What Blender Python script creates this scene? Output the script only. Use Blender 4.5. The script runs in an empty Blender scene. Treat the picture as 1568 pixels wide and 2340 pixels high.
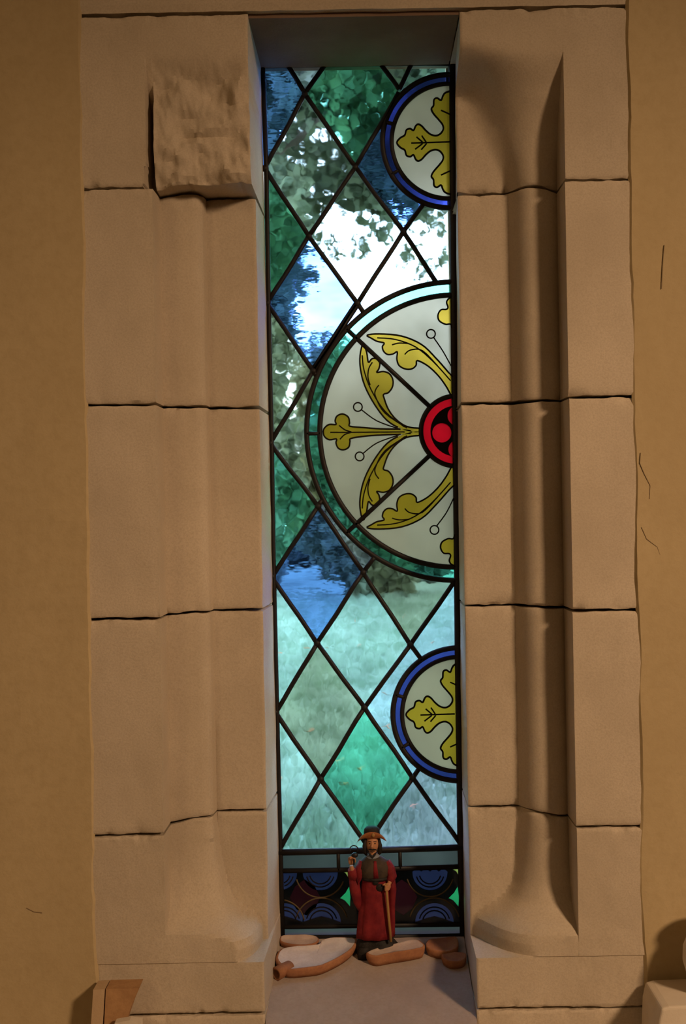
import bpy, bmesh, math, random
import numpy as np
from mathutils import Vector, Matrix, noise
random.seed(7)
rng = np.random.default_rng(7)
S = bpy.context.scene
COL = S.collection
R = math.radians

# ---------------------------------------------------------------- camera
D, F, VX, VY, EYE, ROLL = 1.8, 2693.0, 820.0, 1162.0, 1.5, R(1.0)
cam = bpy.data.objects.new('camera', bpy.data.cameras.new('camera'))
COL.objects.link(cam)
cam.data.sensor_fit = 'VERTICAL'
cam.data.sensor_height = 24.0
cam.data.lens = 24.0 * F / 2340.0
cam.data.shift_x = (784.0 - VX) / 2340.0
cam.data.shift_y = (VY - 1170.0) / 2340.0
cam.data.clip_start = 0.05
cam.matrix_world = Matrix.Translation((0, -D, EYE)) @ Matrix.Rotation(R(90), 4, 'X') @ Matrix.Rotation(-ROLL, 4, 'Z')
S.camera = cam

# ---------------------------------------------------------------- world, lamp, added fill, exposure
W = bpy.data.worlds.new('sky'); S.world = W; W.use_nodes = True
nt = W.node_tree; bg = nt.nodes['Background']
tc = nt.nodes.new('ShaderNodeTexCoord'); sep = nt.nodes.new('ShaderNodeSeparateXYZ')
ramp = nt.nodes.new('ShaderNodeValToRGB')
ramp.color_ramp.elements[0].position = 0.0; ramp.color_ramp.elements[0].color = (0.74, 0.87, 1, 1)
ramp.color_ramp.elements[1].position = 1.0; ramp.color_ramp.elements[1].color = (0.55, 0.74, 1, 1)
nt.links.new(tc.outputs['Generated'], sep.inputs[0]); nt.links.new(sep.outputs['Z'], ramp.inputs[0])
nt.links.new(ramp.outputs[0], bg.inputs[0]); bg.inputs[1].default_value = 10.0

def area(name, loc, target, size, power, col):
    l = bpy.data.lights.new(name, 'AREA'); l.shape = 'DISK'; l.size = size; l.energy = power; l.color = col
    o = bpy.data.objects.new(name, l); COL.objects.link(o); o.location = loc
    o.rotation_euler = (Vector(target) - Vector(loc)).to_track_quat('-Z', 'Y').to_euler()
    return o
spot = bpy.data.lights.new('lamp_right', 'SPOT'); spot.energy = 300; spot.color = (1.0, 0.64, 0.37); spot.shadow_soft_size = .2; spot.spot_size = R(70); spot.spot_blend = 1.0
so = bpy.data.objects.new('lamp_right', spot); COL.objects.link(so); so.location = (2.0, -2.4, 2.75)
so.rotation_euler = (Vector((-.15, 0, .45)) - so.location).to_track_quat('-Z', 'Y').to_euler()
area('fill_left', (-2.0, -3.6, 3.0), (-0.2, 0.0, 0.9), 1.2, 15, (1.0, 0.62, 0.30))  # soft unseen fill, added to brighten the left side

S.view_settings.view_transform = 'Standard'; S.view_settings.look = 'None'
S.view_settings.exposure = 0.0; S.view_settings.gamma = 1.0; S.view_settings.use_curve_mapping = False

# ---------------------------------------------------------------- helpers
U = D / F                       # one photo pixel on the face of the wall, in metres
CR, SR = math.cos(ROLL), math.sin(ROLL)
def P(px, py, Y):               # a point of the plane y = Y
    u, v = px - VX, VY - py
    k = (D + Y) / F
    return Vector(((u * CR + v * SR) * k, Y, EYE + (-u * SR + v * CR) * k))

def tag(o, label=None, cat=None, group=None, kind=None):
    if label: o['label'] = label
    if cat: o['category'] = cat
    if group: o['group'] = group
    if kind: o['kind'] = kind
    return o
def empty(name, loc=(0, 0, 0)):
    o = bpy.data.objects.new(name, None); COL.objects.link(o); o.location = loc; o.empty_display_size = 0.05
    return o
ORG = {}
def build(name, verts, faces, mats, parent=None, smooth=False, fmat=None, origin=None):
    """mesh object from world coordinates; parented to a thing (or a part of one)"""
    org = Vector(origin) if origin is not None else (ORG.get(parent.name, Vector(parent.location)) if parent else Vector((0, 0, 0)))
    me = bpy.data.meshes.new(name)
    me.from_pydata([tuple(Vector(v) - org) for v in verts], [], faces)
    if not isinstance(mats, (list, tuple)): mats = [mats]
    for m in mats: me.materials.append(m)
    if fmat is not None: me.polygons.foreach_set('material_index', fmat)
    if smooth: me.polygons.foreach_set('use_smooth', [True] * len(me.polygons))
    bm = bmesh.new(); bm.from_mesh(me); bmesh.ops.recalc_face_normals(bm, faces=bm.faces); bm.to_mesh(me); bm.free()
    me.update()
    o = bpy.data.objects.new(name, me); COL.objects.link(o)
    if parent:
        o.parent = parent; ORG[o.name] = org
        o.location = org - ORG.get(parent.name, Vector(parent.location))
    else:
        o.location = org; ORG[o.name] = org
    return o
class MB:
    def __init__(s): s.v = []; s.f = []; s.m = []
    def add(s, v, f, mi=0):
        n = len(s.v); s.v += [Vector(a) for a in v]; s.f += [tuple(i + n for i in q) for q in f]; s.m += [mi] * len(f)
        return s
    def out(s, name, mats, parent=None, smooth=False, origin=None):
        return build(name, s.v, s.f, mats, parent, smooth, s.m, origin)
def box(x0, x1, y0, y1, z0, z1):
    v = [(x, y, z) for z in (z0, z1) for y in (y0, y1) for x in (x0, x1)]
    return v, [(0, 1, 3, 2), (4, 6, 7, 5), (0, 4, 5, 1), (2, 3, 7, 6), (0, 2, 6, 4), (1, 5, 7, 3)]
def sweep(pts, rad, n=8, flat=None, closed=False, caps=True):
    """tube of rings; rad is one radius or one per point; flat=(normal, half height) makes an oval came lying in a plane"""
    pts = [Vector(p) for p in pts]; k = len(pts)
    rad = rad if isinstance(rad, (list, tuple)) else [rad] * k
    v, f = [], []; up0 = None
    for i, p in enumerate(pts):
        a = pts[(i - 1) % k] if (closed or i > 0) else p; b = pts[(i + 1) % k] if (closed or i < k - 1) else p
        t = (b - a).normalized()
        if flat: nrm = Vector(flat[0])
        else:
            if up0 is None: up0 = Vector((0, 0, 1)) if abs(t.z) < .9 else Vector((1, 0, 0))
            nrm = (up0 - t * up0.dot(t)).normalized(); up0 = nrm
        s = t.cross(nrm).normalized()
        h = flat[1] if flat else rad[i]
        for j in range(n):
            c = 2 * math.pi * j / n + (math.pi / n)
            v.append(p + s * math.cos(c) * rad[i] + nrm * math.sin(c) * h)
    m = k if closed else k - 1
    for i in range(m):
        for j in range(n):
            a, b = i * n, ((i + 1) % k) * n
            f.append((a + j, a + (j + 1) % n, b + (j + 1) % n, b + j))
    if caps and not closed:
        f.append(tuple(range(n - 1, -1, -1))); f.append(tuple((k - 1) * n + j for j in range(n)))
    return v, f
def loft(rings, caps=True):
    n = len(rings[0]); v = [p for r in rings for p in r]; f = []
    for i in range(len(rings) - 1):
        for j in range(n):
            f.append((i * n + j, i * n + (j + 1) % n, (i + 1) * n + (j + 1) % n, (i + 1) * n + j))
    if caps:
        f.append(tuple(range(n - 1, -1, -1))); f.append(tuple((len(rings) - 1) * n + j for j in range(n)))
    return v, f
def ball(c, r, nu=14, nv=9):
    r = r if isinstance(r, (tuple, list)) else (r, r, r)
    rings = []
    for i in range(nv):
        t = math.pi * (0.02 + 0.96 * i / (nv - 1))
        rings.append([Vector((c[0] + r[0] * math.sin(t) * math.cos(2 * math.pi * j / nu), c[1] + r[1] * math.sin(t) * math.sin(2 * math.pi * j / nu), c[2] - r[2] * math.cos(t))) for j in range(nu)])
    return loft(rings)
def fbm(x, y, z, o=3):
    return noise.fractal(Vector((x, y, z)), 1.0, 2.0, o)

# ---------------------------------------------------------------- materials
def mat(name):
    m = bpy.data.materials.new(name); m.use_nodes = True
    n = m.node_tree; b = n.nodes['Principled BSDF']
    return m, n, b
def N(n, t, **k):
    o = n.nodes.new(t)
    for a, v in k.items():
        if a in o.inputs: o.inputs[a].default_value = v
        else: setattr(o, a, v)
    return o
def mottled(name, c1, c2, scale, rough=.9, bump=.3, bscale=None, c3=None, bdist=.002, vary=0.0, stretch=None):
    m, n, b = mat(name); L = n.links.new
    co = N(n, 'ShaderNodeNewGeometry')
    t1 = N(n, 'ShaderNodeTexNoise', Scale=scale, Detail=6.0, Roughness=.6)
    r1 = N(n, 'ShaderNodeValToRGB'); e = r1.color_ramp.elements
    e[0].position = .35; e[0].color = (*c1, 1); e[1].position = .68; e[1].color = (*c2, 1)
    if stretch:
        mp = N(n, 'ShaderNodeMapping'); mp.inputs['Scale'].default_value = stretch
        L(co.outputs['Position'], mp.inputs[0]); L(mp.outputs[0], t1.inputs['Vector'])
    else: L(co.outputs['Position'], t1.inputs['Vector'])
    L(t1.outputs['Fac'], r1.inputs[0])
    out = r1.outputs[0]
    t2 = N(n, 'ShaderNodeTexNoise', Scale=bscale or scale * 12, Detail=5.0, Roughness=.7)
    L(co.outputs['Position'], t2.inputs['Vector'])
    if c3:
        r2 = N(n, 'ShaderNodeValToRGB'); e = r2.color_ramp.elements
        e[0].position = .42; e[0].color = (0, 0, 0, 1); e[1].position = .72; e[1].color = (1, 1, 1, 1)
        L(t2.outputs['Fac'], r2.inputs[0])
        mx = N(n, 'ShaderNodeMix', data_type='RGBA'); mx.inputs[7].default_value = (*c3, 1)
        ml = N(n, 'ShaderNodeMath', operation='MULTIPLY'); ml.inputs[1].default_value = .55
        L(r2.outputs[0], ml.inputs[0]); L(ml.outputs[0], mx.inputs[0]); L(out, mx.inputs[6]); out = mx.outputs[2]
    if vary:
        oi = N(n, 'ShaderNodeObjectInfo'); hs = N(n, 'ShaderNodeHueSaturation')
        mr = N(n, 'ShaderNodeMapRange'); mr.inputs[3].default_value = 1 - vary; mr.inputs[4].default_value = 1 + vary
        L(oi.outputs['Random'], mr.inputs[0]); L(mr.outputs[0], hs.inputs['Value']); L(out, hs.inputs['Color']); out = hs.outputs[0]
    L(out, b.inputs['Base Color']); b.inputs['Roughness'].default_value = rough; b.inputs['Specular IOR Level'].default_value = .2
    bp = N(n, 'ShaderNodeBump', Strength=bump, Distance=bdist); L(t2.outputs['Fac'], bp.inputs['Height']); L(bp.outputs[0], b.inputs['Normal'])
    return m
def plain(name, c, rough=.6, metal=0.0, spec=.4):
    m, n, b = mat(name); b.inputs['Base Color'].default_value = (*c, 1); b.inputs['Roughness'].default_value = rough
    b.inputs['Metallic'].default_value = metal; b.inputs['Specular IOR Level'].default_value = spec
    return m
STONE = mottled('limestone', (.50, .43, .335), (.61, .53, .42), 5, .92, .4, 330, (.38, .31, .23), .0012, .05)
PLASTER = mottled('ochre_plaster', (.45, .355, .205), (.55, .445, .27), 3.2, .95, .35, 60, (.42, .325, .18), .002, stretch=(1, 1, .3))
SILLM = mottled('sill_stone', (.34, .275, .235), (.42, .345, .295), 9, .92, .4, 160, (.30, .24, .20), .0015)
ROOMM = mottled('room_plaster', (.50, .42, .28), (.58, .48, .33), 2, .95, .2)
FLOORM = mottled('room_floor', (.16, .12, .09), (.24, .18, .13), 4, .8, .2)
EXTM = mottled('outer_stone', (.40, .38, .33), (.50, .47, .40), 4, .95, .3)
LEAD = plain('lead', (.012, .011, .012), .55, 0, .3)
INK = plain('kiln_paint', (.012, .009, .006), .8, 0, .1)
TERRA = mottled('terracotta', (.30, .13, .065), (.42, .20, .10), 30, .9, .4, 260, (.24, .11, .07), .001)
PALE = mottled('pale_clay', (.46, .36, .31), (.56, .46, .41), 30, .9, .4, 260, (.42, .31, .26), .001)

WHT = mottled('whitish_clay', (.56, .51, .51), (.66, .61, .61), 30, .9, .4, 260, (.50, .44, .42), .001)

def glass(name, c, rough=0.04, bs=16.0, bump=.5, dist=.0028, matte=0.0, mc=None, stretch=(1, 1, 1), seed=0.0):
    """coloured window glass; matte = share of scattered light in painted or etched glass"""
    m = bpy.data.materials.new(name); m.use_nodes = True; n = m.node_tree; L = n.links.new
    n.nodes.remove(n.nodes['Principled BSDF']); out = n.nodes['Material Output']
    g = N(n, 'ShaderNodeNewGeometry'); mp = N(n, 'ShaderNodeMapping'); mp.inputs['Scale'].default_value = stretch
    mp.inputs['Location'].default_value = (seed, seed * 1.7, seed * .6)
    t = N(n, 'ShaderNodeTexNoise', Scale=bs, Detail=2.5, Roughness=.5)
    t2 = N(n, 'ShaderNodeTexNoise', Scale=bs * .45, Detail=3.0, Roughness=.6)
    L(g.outputs['Position'], mp.inputs[0]); L(mp.outputs[0], t.inputs['Vector']); L(mp.outputs[0], t2.inputs['Vector'])
    bp = N(n, 'ShaderNodeBump', Strength=bump, Distance=dist); L(t.outputs['Fac'], bp.inputs['Height'])
    mr = N(n, 'ShaderNodeMapRange'); mr.inputs[1].default_value = .3; mr.inputs[2].default_value = .7; mr.inputs[3].default_value = .78; mr.inputs[4].default_value = 1.12
    L(t2.outputs['Fac'], mr.inputs[0])
    mc2 = N(n, 'ShaderNodeMix', data_type='RGBA', blend_type='MULTIPLY'); mc2.inputs[0].default_value = 1
    mc2.inputs[6].default_value = (*[math.sqrt(a) for a in c], 1); L(mr.outputs[0], mc2.inputs[7])
    rf = N(n, 'ShaderNodeBsdfRefraction'); rf.inputs['Roughness'].default_value = rough; rf.inputs['IOR'].default_value = 1.45
    L(mc2.outputs[2], rf.inputs['Color']); L(bp.outputs[0], rf.inputs['Normal'])
    gl = N(n, 'ShaderNodeBsdfGlossy'); gl.inputs['Roughness'].default_value = .08; L(bp.outputs[0], gl.inputs['Normal'])
    mx = N(n, 'ShaderNodeMixShader'); mx.inputs[0].default_value = .03
    L(rf.outputs[0], mx.inputs[1]); L(gl.outputs[0], mx.inputs[2]); sh = mx.outputs[0]
    if matte:
        tr = N(n, 'ShaderNodeBsdfTranslucent'); tr.inputs['Color'].default_value = (*(mc or c), 1)
        df = N(n, 'ShaderNodeBsdfDiffuse'); df.inputs['Color'].default_value = (*[a * .6 for a in (mc or c)], 1)
        m1 = N(n, 'ShaderNodeMixShader'); m1.inputs[0].default_value = .3; L(tr.outputs[0], m1.inputs[1]); L(df.outputs[0], m1.inputs[2])
        m2 = N(n, 'ShaderNodeMixShader'); m2.inputs[0].default_value = matte; L(sh, m2.inputs[1]); L(m1.outputs[0], m2.inputs[2]); sh = m2.outputs[0]
    L(sh, out.inputs['Surface'])
    return m
GB = glass('blue_glass', (.165, .36, 1.0), stretch=(1, 1, 2))
GG = glass('green_glass', (.17, .58, .46), seed=3)
GC = glass('clear_grey_glass', (.56, .69, .72), seed=5)
GA = glass('pale_aqua_glass', (.52, .78, .95), seed=8)
GLB = glass('pale_blue_glass', (.46, .68, 1.0), seed=9)
GLI = glass('lilac_glass', (.44, .52, .80), seed=11)
GO = glass('olive_clear_glass', (.55, .62, .54), seed=13)
GS = glass('seedy_green_grey_glass', (.42, .52, .50), seed=15)
GT = glass('teal_glass', (.13, .56, .50), seed=17)
GD = glass('deep_blue_glass', (.05, .075, .48), rough=.15, seed=19)
GR = glass('ruby_glass', (.40, .006, .015), rough=.5, matte=.5, mc=(.46, .008, .018), seed=21)
CREAM = glass('cream_etched_glass', (.62, .60, .50), rough=.34, matte=.62, mc=(.37, .335, .235), seed=23)
GOLD = glass('silver_stain_glass', (.62, .44, .06), rough=.26, matte=.55, mc=(.33, .26, .04), seed=25)
GDK = glass('painted_dark_glass', (.003, .003, .004), rough=.3, seed=27)
GBL = glass('lunette_blue_glass', (.026, .030, .11), rough=.3, seed=29)
GRD = glass('dark_ruby_glass', (.03, .004, .008), rough=.3, seed=31)
GEM = glass('emerald_glass', (.03, .42, .20), rough=.3, seed=33)
GYL = glass('yellow_glass', (.5, .5, .15), rough=.3, seed=35)
GGY = glass('smoky_clear_glass', (.11, .11, .14), rough=.3, seed=37)

# ---------------------------------------------------------------- setting: wall, room
u_ = lambda a: a * U
XL, XR = u_(-235), u_(251)             # the opening
YG, YB = .22, .235                     # glass plane, back of the jamb stones
YIN = .095                             # inner flat of the jamb
ZT = EYE + u_(1138)                    # soffit
WL, WR = .261, .258                    # width of the stone jambs
def zu(a): return EYE + u_(a)

def wall_panel(mb, x0, x1, z0, z1, rag0=False, rag1=False, nx=14, nz=60, y=-.003):
    v, f = [], []
    for k in range(nz + 1):
        z = z0 + (z1 - z0) * k / nz
        a = x0 + (.004 * fbm(3.1, z * 6, 1) + .0015 * fbm(7, z * 40, 2) if rag0 else 0)
        b = x1 + (.004 * fbm(9.1, z * 6, 4) + .0015 * fbm(5, z * 40, 7) if rag1 else 0)
        for i in range(nx + 1):
            tt = i / nx
            if rag0 and i == 1: tt = .004
            if rag1 and i == nx - 1: tt = 1 - .004
            x = a + (b - a) * tt
            yy = y + .0035 * fbm(x * 2.5, z * 2.5, 3) + .0012 * fbm(x * 11, z * 11, 5)
            if (rag0 and i == 0) or (rag1 and i == nx): yy = .0015
            v.append((x, yy, z))
    m = nx + 1
    for k in range(nz):
        for i in range(nx): f.append((k * m + i, k * m + i + 1, (k + 1) * m + i + 1, (k + 1) * m + i))
    mb.add(v, f)
wm = MB()
xa, xb = XL - WL + .007, XR + WR - .005
wall_panel(wm, -1.5, xa, .0, 2.9, rag1=True, nx=40, nz=150); wall_panel(wm, xb, 1.5, .0, 2.9, rag0=True, nx=40, nz=150)
wm.add(*box(xa - .03, xb + .03, -.004, .14, zu(1345), 2.9)); wm.add(*box(xa - .03, xb + .03, .0, .14, 0, .58))
wm.add(*box(-3, -1.5, -.004, .14, 0, 2.9)); wm.add(*box(1.5, 3, -.004, .14, 0, 2.9)); wm.add(*box(-3, 3, -.004, .14, 2.9, 4))
for y0, y1, q, zt, zb in ((YB + .002, .256, -.004, .004, .75), (.256, .5, .10, .13, .90)):      # outer leaf of the wall, its opening wider than the glass
    for a, b in ((-3, XL - q), (XR + q, 3)): wm.add(*box(a, b, y0, y1, -.3, 4))
    wm.add(*box(XL - q, XR + q, y0, y1, ZT + zt, 4)); wm.add(*box(XL - q, XR + q, y0, y1, -.3, EYE - zb))
wm.add(*box(-3, xa - .012, .02, YB + .004, 0, 2.9)); wm.add(*box(xb + .012, 3, .02, YB + .004, 0, 2.9)); wm.add(*box(-3, 3, .1, YB + .004, 2.9, 4)); wm.add(*box(xa, xb, .1, YB + .004, zu(1345), 2.9))
tag(wm.out('wall_back', PLASTER), 'ochre plastered wall around the stone window surround', kind='structure')
CRK = plain('crack_dirt', (.20, .145, .085), .95, 0, .1)
for ln in ([(1464, 1035), (1462, 1058), (1472, 1082), (1486, 1110), (1484, 1140)], [(1466, 1205), (1478, 1232), (1502, 1250), (1512, 1278), (1528, 1340)], [(1518, 560), (1514, 610), (1512, 660)], [(60, 2075), (78, 2084), (96, 2086)]):
    build('crack', *sweep([P(x, y, -.0036) for x, y in ln], .0006, 6), CRK, bpy.data.objects['wall_back'])
b = MB(); b.add(*box(-3, 3, -5.2, .0, -.1, 0)); tag(b.out('floor', FLOORM), 'dark floor of the room', kind='structure')
b = MB(); b.add(*box(-3, 3, -5.2, .5, 4, 4.1)); tag(b.out('ceiling', ROOMM), 'plain ceiling of the room', kind='structure')
for nm, q in (('wall_left', (-3.1, -3, -5.2, .5)), ('wall_right', (3, 3.1, -5.2, .5)), ('wall_front', (-3, 3, -5.3, -5.2))):
    b = MB(); b.add(*box(*q, 0, 4)); tag(b.out(nm, ROOMM), 'plastered %s side wall of the room' % nm.split('_')[1], kind='structure')

# ---------------------------------------------------------------- stone surround: every block is a part
def interp(x, pts):
    xs, ys = zip(*pts); return float(np.interp(x, xs, ys))
def sstep(a, b, x):
    t = min(1, max(0, (x - a) / (b - a))); return t * t * (3 - 2 * t)
ZSH = EYE - .690                         # shelf of the plinth
RB = [(-.700, .106), (-.672, .108), (-.658, .105), (-.648, .095), (-.638, .078), (-.624, .062), (-.602, .052), (-.57, .046), (-.54, .042), (-.494, .0365), (.50, .0365), (.54, .042), (.58, .052), (.61, .062), (.645, .078), (.68, .098), (.71, .130), (.8, .15)]
def smin(a, b, k):
    h = max(k - abs(a - b), 0) / k
    return min(a, b) - h * h * k * .25
def depth_right(w, z):
    zz = z - EYE
    if z < ZSH: return .002
    if w > .156: return 0.0
    r = interp(zz, RB); xc, yc = .125, .090 + .012 * (1 - sstep(-.6, -.5, zz)) + .012 * sstep(.5, .6, zz); d = YIN
    q = abs(w - xc)
    q0 = .86 * r; e = yc - math.sqrt(r * r - min(q, q0) ** 2) + 1.7 * max(0, q - q0)
    d = smin(d, e, .005 + .045 * sstep(.50, .60, zz))
    d = -smin(-d, 0, .016 * sstep(.55, .62, zz) + .003)
    return max(d, .0) * (1 - sstep(.655, .715, zz))
def depth_left(w, z):
    zz = z - EYE
    if z < ZSH: return .002
    xo = .149
    if zz > .4957 + .0073 * (1 - sstep(.10, .16, w)):                        # uncarved capital block
        top = sstep(.655, .70, zz)
        g = (1 - sstep(.61, .66, zz))
        if w > .157 + .006 * (1 - sstep(.48, .56, zz)): return 0.0
        d = .012 + .012 * fbm(w * 26, zz * 26, 2.2, 4) + .010 * math.exp(-((w - .075) / .035) ** 2 - ((zz - .575) / .006) ** 2) + .012 * math.exp(-((w - .06) / .02) ** 2 - ((zz - .64) / .016) ** 2)
        d += .006 * (1 - sstep(.505, .52, zz))
        if w > .148: d = .012 + .05 * g
        return max(0, d * (1 - top))
    if w > xo: return 0.0
    r = interp(zz, RB) if zz < 0 else .0365
    xc, yc = .117, .102; d = YIN; q = abs(w - xc)
    if w > xc:
        return max(0, min(d, yc - .004 - r * 1.05))
    if q < r:
        p = 4.5 if zz > -.5 else 4.5 - 2.3 * sstep(-.5, -.66, zz) if False else (4.5 if zz > -.52 else 3.0)
        h = (1 - (q / r) ** p) ** (1 / p)
        d = min(d, yc - .004 - r * h * 1.05)
    if -.494 < zz < -.32: d += .009 * math.exp(-((w - .0812) / .0012) ** 2) * sstep(-.32, -.36, zz)
    return max(d, 0.0)
def jam(w, off):                          # joints run a little higher on the inner part
    return off * (1 - sstep(.10, .16, w))
def block(parent, side, z0, z1, o0, o1, ww, seed, dz=.013, wcut=None, label=None):
    fn = depth_right if side > 0 else depth_left
    xo = .156 if side > 0 else .149
    ws = set(np.round(np.linspace(0, ww, 46 if dz > .01 else 100), 5)) | {.0015, .004, xo - .0008, xo + .0008, xo - .004, xo + .003, ww - .0015, ww - .004}
    if side < 0: ws |= {.1475, .1485, .1565, .1585, .0795, .0812, .083, .153, .1545}
    else: ws |= {.0868, .0885, .0895, .091}
    ws = sorted(float(a) for a in ws if a <= ww)
    if wcut: ws = [a for a in ws if wcut[0] <= a <= wcut[1]]
    n = max(8, int((z1 - z0) / dz)); ts = sorted(set([i / n for i in range(n + 1)] + [.0012 / (z1 - z0), .004 / (z1 - z0), 1 - .0012 / (z1 - z0), 1 - .004 / (z1 - z0)]))
    if z0 < ZSH < z1:
        t0 = (ZSH - z0) / (z1 - z0); e = .0008 / (z1 - z0); ts = sorted(ts + [t0 - e, t0 + e, t0 - 5 * e, t0 + 5 * e, t0 + 12 * e, t0 + 22 * e])
    v, f = [], []
    for t in ts:
        for w in ws:
            a0 = z0 + jam(w, o0); a1 = z1 + jam(w, o1)
            z = a0 + (a1 - a0) * t if not (z0 < ZSH < z1) else (z0 + (z1 - z0) * t + (jam(w, o1) * sstep(.5, 1, t)))
            ed = min((z - a0), (a1 - z)) ; ew = w
            ch = .0022 * max(0, 1 - ed / .004) ** 2 + .0016 * max(0, 1 - ew / .004) ** 2
            chip = max(0, fbm(w * 30 + seed, z * 30, seed * 1.3) - .15) * .012 * max(0, 1 - ed / .010)
            if t in (ts[0], ts[-1]): z += (.0012 * fbm(w * 60, seed, z) + .0016 * fbm(w * 14, seed * 3, z)) * (1 if t == ts[0] else -1)
            y = fn(w, z) + ch + chip + .0012 * fbm(w * 9 + seed, z * 9, 1) + .0006 * fbm(w * 40, z * 40 + seed, 6)
            x = (XR + w) if side > 0 else (XL - w)
            if w == 0: x += side * .0010 * fbm(z * 12, seed, 4)
            v.append((x, min(y, YB - .01), z))
    m = len(ws); k = len(ts)
    for i in range(k - 1):
        for j in range(m - 1): f.append((i * m + j, i * m + j + 1, (i + 1) * m + j + 1, (i + 1) * m + j))
    nb = len(v)
    loop = [j for j in range(m)] + [i * m + m - 1 for i in range(1, k)] + [(k - 1) * m + j for j in range(m - 2, -1, -1)] + [i * m for i in range(k - 2, 0, -1)]
    for q in loop:
        zz = (v[q][2] - EYE) / .75
        sp = (.0075 - .0045 * zz) if side < 0 else (.003 + .009 * max(0, zz) - .003 * max(0, -zz))
        v.append((v[q][0] + (sp if q % m == 0 else 0), YB, v[q][2]))
    for i in range(len(loop)):
        j = (i + 1) % len(loop); f.append((loop[i], loop[j], nb + j, nb + i))
    f.append(tuple(nb + i for i in range(len(loop))))
    o = build('stone_block', v, f, STONE, parent)
    me = o.data; ang = R(28)
    me.polygons.foreach_set('use_smooth', [True] * len(me.polygons))
    bm = bmesh.new(); bm.from_mesh(me)
    for e in bm.edges:
        if len(e.link_faces) == 2 and e.calc_face_angle(0) > ang: e.smooth = False
    bm.to_mesh(me); bm.free()
    if label: o['label'] = label
    return o
J = [-1350, -1152, -738, -243, 247, 742, 1138]
JO = [0, 0, 15, 4, 0, 11, 0]
gap = .0042
jl = tag(empty('trim_1', (XL, 0, EYE - .9)), 'limestone window jamb with square shaft and uncarved block, left of the glass', kind='structure')
jr = tag(empty('trim_2', (XR, 0, EYE - .9)), 'limestone window jamb with rounded shaft and bell base, right of the glass', kind='structure')
for side, par, ww in ((-1, jl, WL), (1, jr, WR)):
    for i in range(6):
        dz = .013 if 1 < i < 5 else .006
        lab = {(-1, 5): 'top block with an uncarved capital', (1, 5): 'top block where the hollow dies out', (-1, 1): 'base block with spreading shaft foot', (1, 1): 'base block with bell shaped shaft foot'}.get((side, i))
        block(par, side, zu(J[i]) + gap * .5, zu(J[i + 1]) - gap * .5, u_(JO[i]), u_(JO[i + 1]), ww + .0035 + .002 * math.sin(i * 2.3 + side), 3.7 * i + side, dz, label=lab)
lt = tag(empty('trim_3', (0, 0, ZT)), 'limestone lintel over the window', kind='structure')
v, f = [], []
def slabgrid(x0, x1, y0, y1, z0, z1, seed, nx=60, nz=12):
    v, f = [], []
    for k in range(nz + 1):
        for i in range(nx + 1):
            x = x0 + (x1 - x0) * i / nx; z = z0 + (z1 - z0) * k / nz
            e = min(z - z0, z1 - z); ch = .002 * max(0, 1 - e / .004) ** 2
            v.append((x, y0 + ch + .001 * fbm(x * 9 + seed, z * 9, 2) + .0006 * fbm(x * 40, z * 40, seed), z + (.0013 * fbm(x * 25, seed, 3) if k == 0 else 0)))
    m = nx + 1
    for k in range(nz):
        for i in range(nx): f.append((k * m + i, k * m + i + 1, (k + 1) * m + i + 1, (k + 1) * m + i))
    nb = len(v); loop = list(range(m)) + [k * m + nx for k in range(1, nz + 1)] + [nz * m + i for i in range(nx - 1, -1, -1)] + [k * m for k in range(nz - 1, 0, -1)]
    for q in loop: v.append((v[q][0], y1, v[q][2]))
    for i in range(len(loop)):
        j = (i + 1) % len(loop); f.append((loop[i], loop[j], nb + j, nb + i))
    f.append(tuple(nb + i for i in range(len(loop))))
    return v, f
build('stone_block', *slabgrid(xa - .008, xb + .008, .0, YB, ZT + .003, zu(1345), 2.0), STONE, lt)
SOFF = mottled('soffit_shade_tone', (.19, .125, .09), (.25, .17, .125), 7, .95, .4, 200)  # darker than the limestone: shade under the lintel put into the colour
b = MB(); b.add(*box(XL + .0006, XR - .0006, .014, YB, ZT - .0035, ZT + .0025)); o = b.out('soffit_shade_slab', SOFF, lt); o['label'] = 'underside of the lintel with shade put into its colour'  # thin slab added to carry the shaded tone of the soffit

# sloping sill between the jambs, and the ledge under the window
TAN = math.tan(R(13.0)); ZS0 = EYE - .7336
def sillz(y): return ZS0 - (YG - y) * TAN
v, f = [], []
nx, ny = 30, 24; y0, y1 = -.03, YB
for j in range(ny + 1):
    y = y0 + (y1 - y0) * j / ny
    for i in range(nx + 1):
        x = XL + .0008 + (XR - XL - .0016) * i / nx
        v.append((x, y, sillz(y) - .0008 * abs(fbm(x * 20, y * 20, 3))))
m = nx + 1
for j in range(ny):
    for i in range(nx): f.append((j * m + i, j * m + i + 1, (j + 1) * m + i + 1, (j + 1) * m + i))
nb = len(v); loop = list(range(m)) + [j * m + nx for j in range(1, ny + 1)] + [ny * m + i for i in range(nx - 1, -1, -1)] + [j * m for j in range(ny - 1, 0, -1)]
for q in loop: v.append((v[q][0], v[q][1], EYE - .86))
for i in range(len(loop)):
    j = (i + 1) % len(loop); f.append((loop[i], loop[j], nb + j, nb + i))
f.append(tuple(nb + i for i in range(len(loop))))
o = build('window_sill', v, f, SILLM); tag(o, 'sloping stone window sill under the stained glass', kind='structure')
ZL = EYE - .862
b = MB(); b.add(*slabgrid(-1.4, 1.4, -.34, .005, ZL - .1, ZL, 6.0, 80, 6))
tag(b.out('trim_4', STONE), 'stone ledge running below the window', kind='structure')

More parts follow.
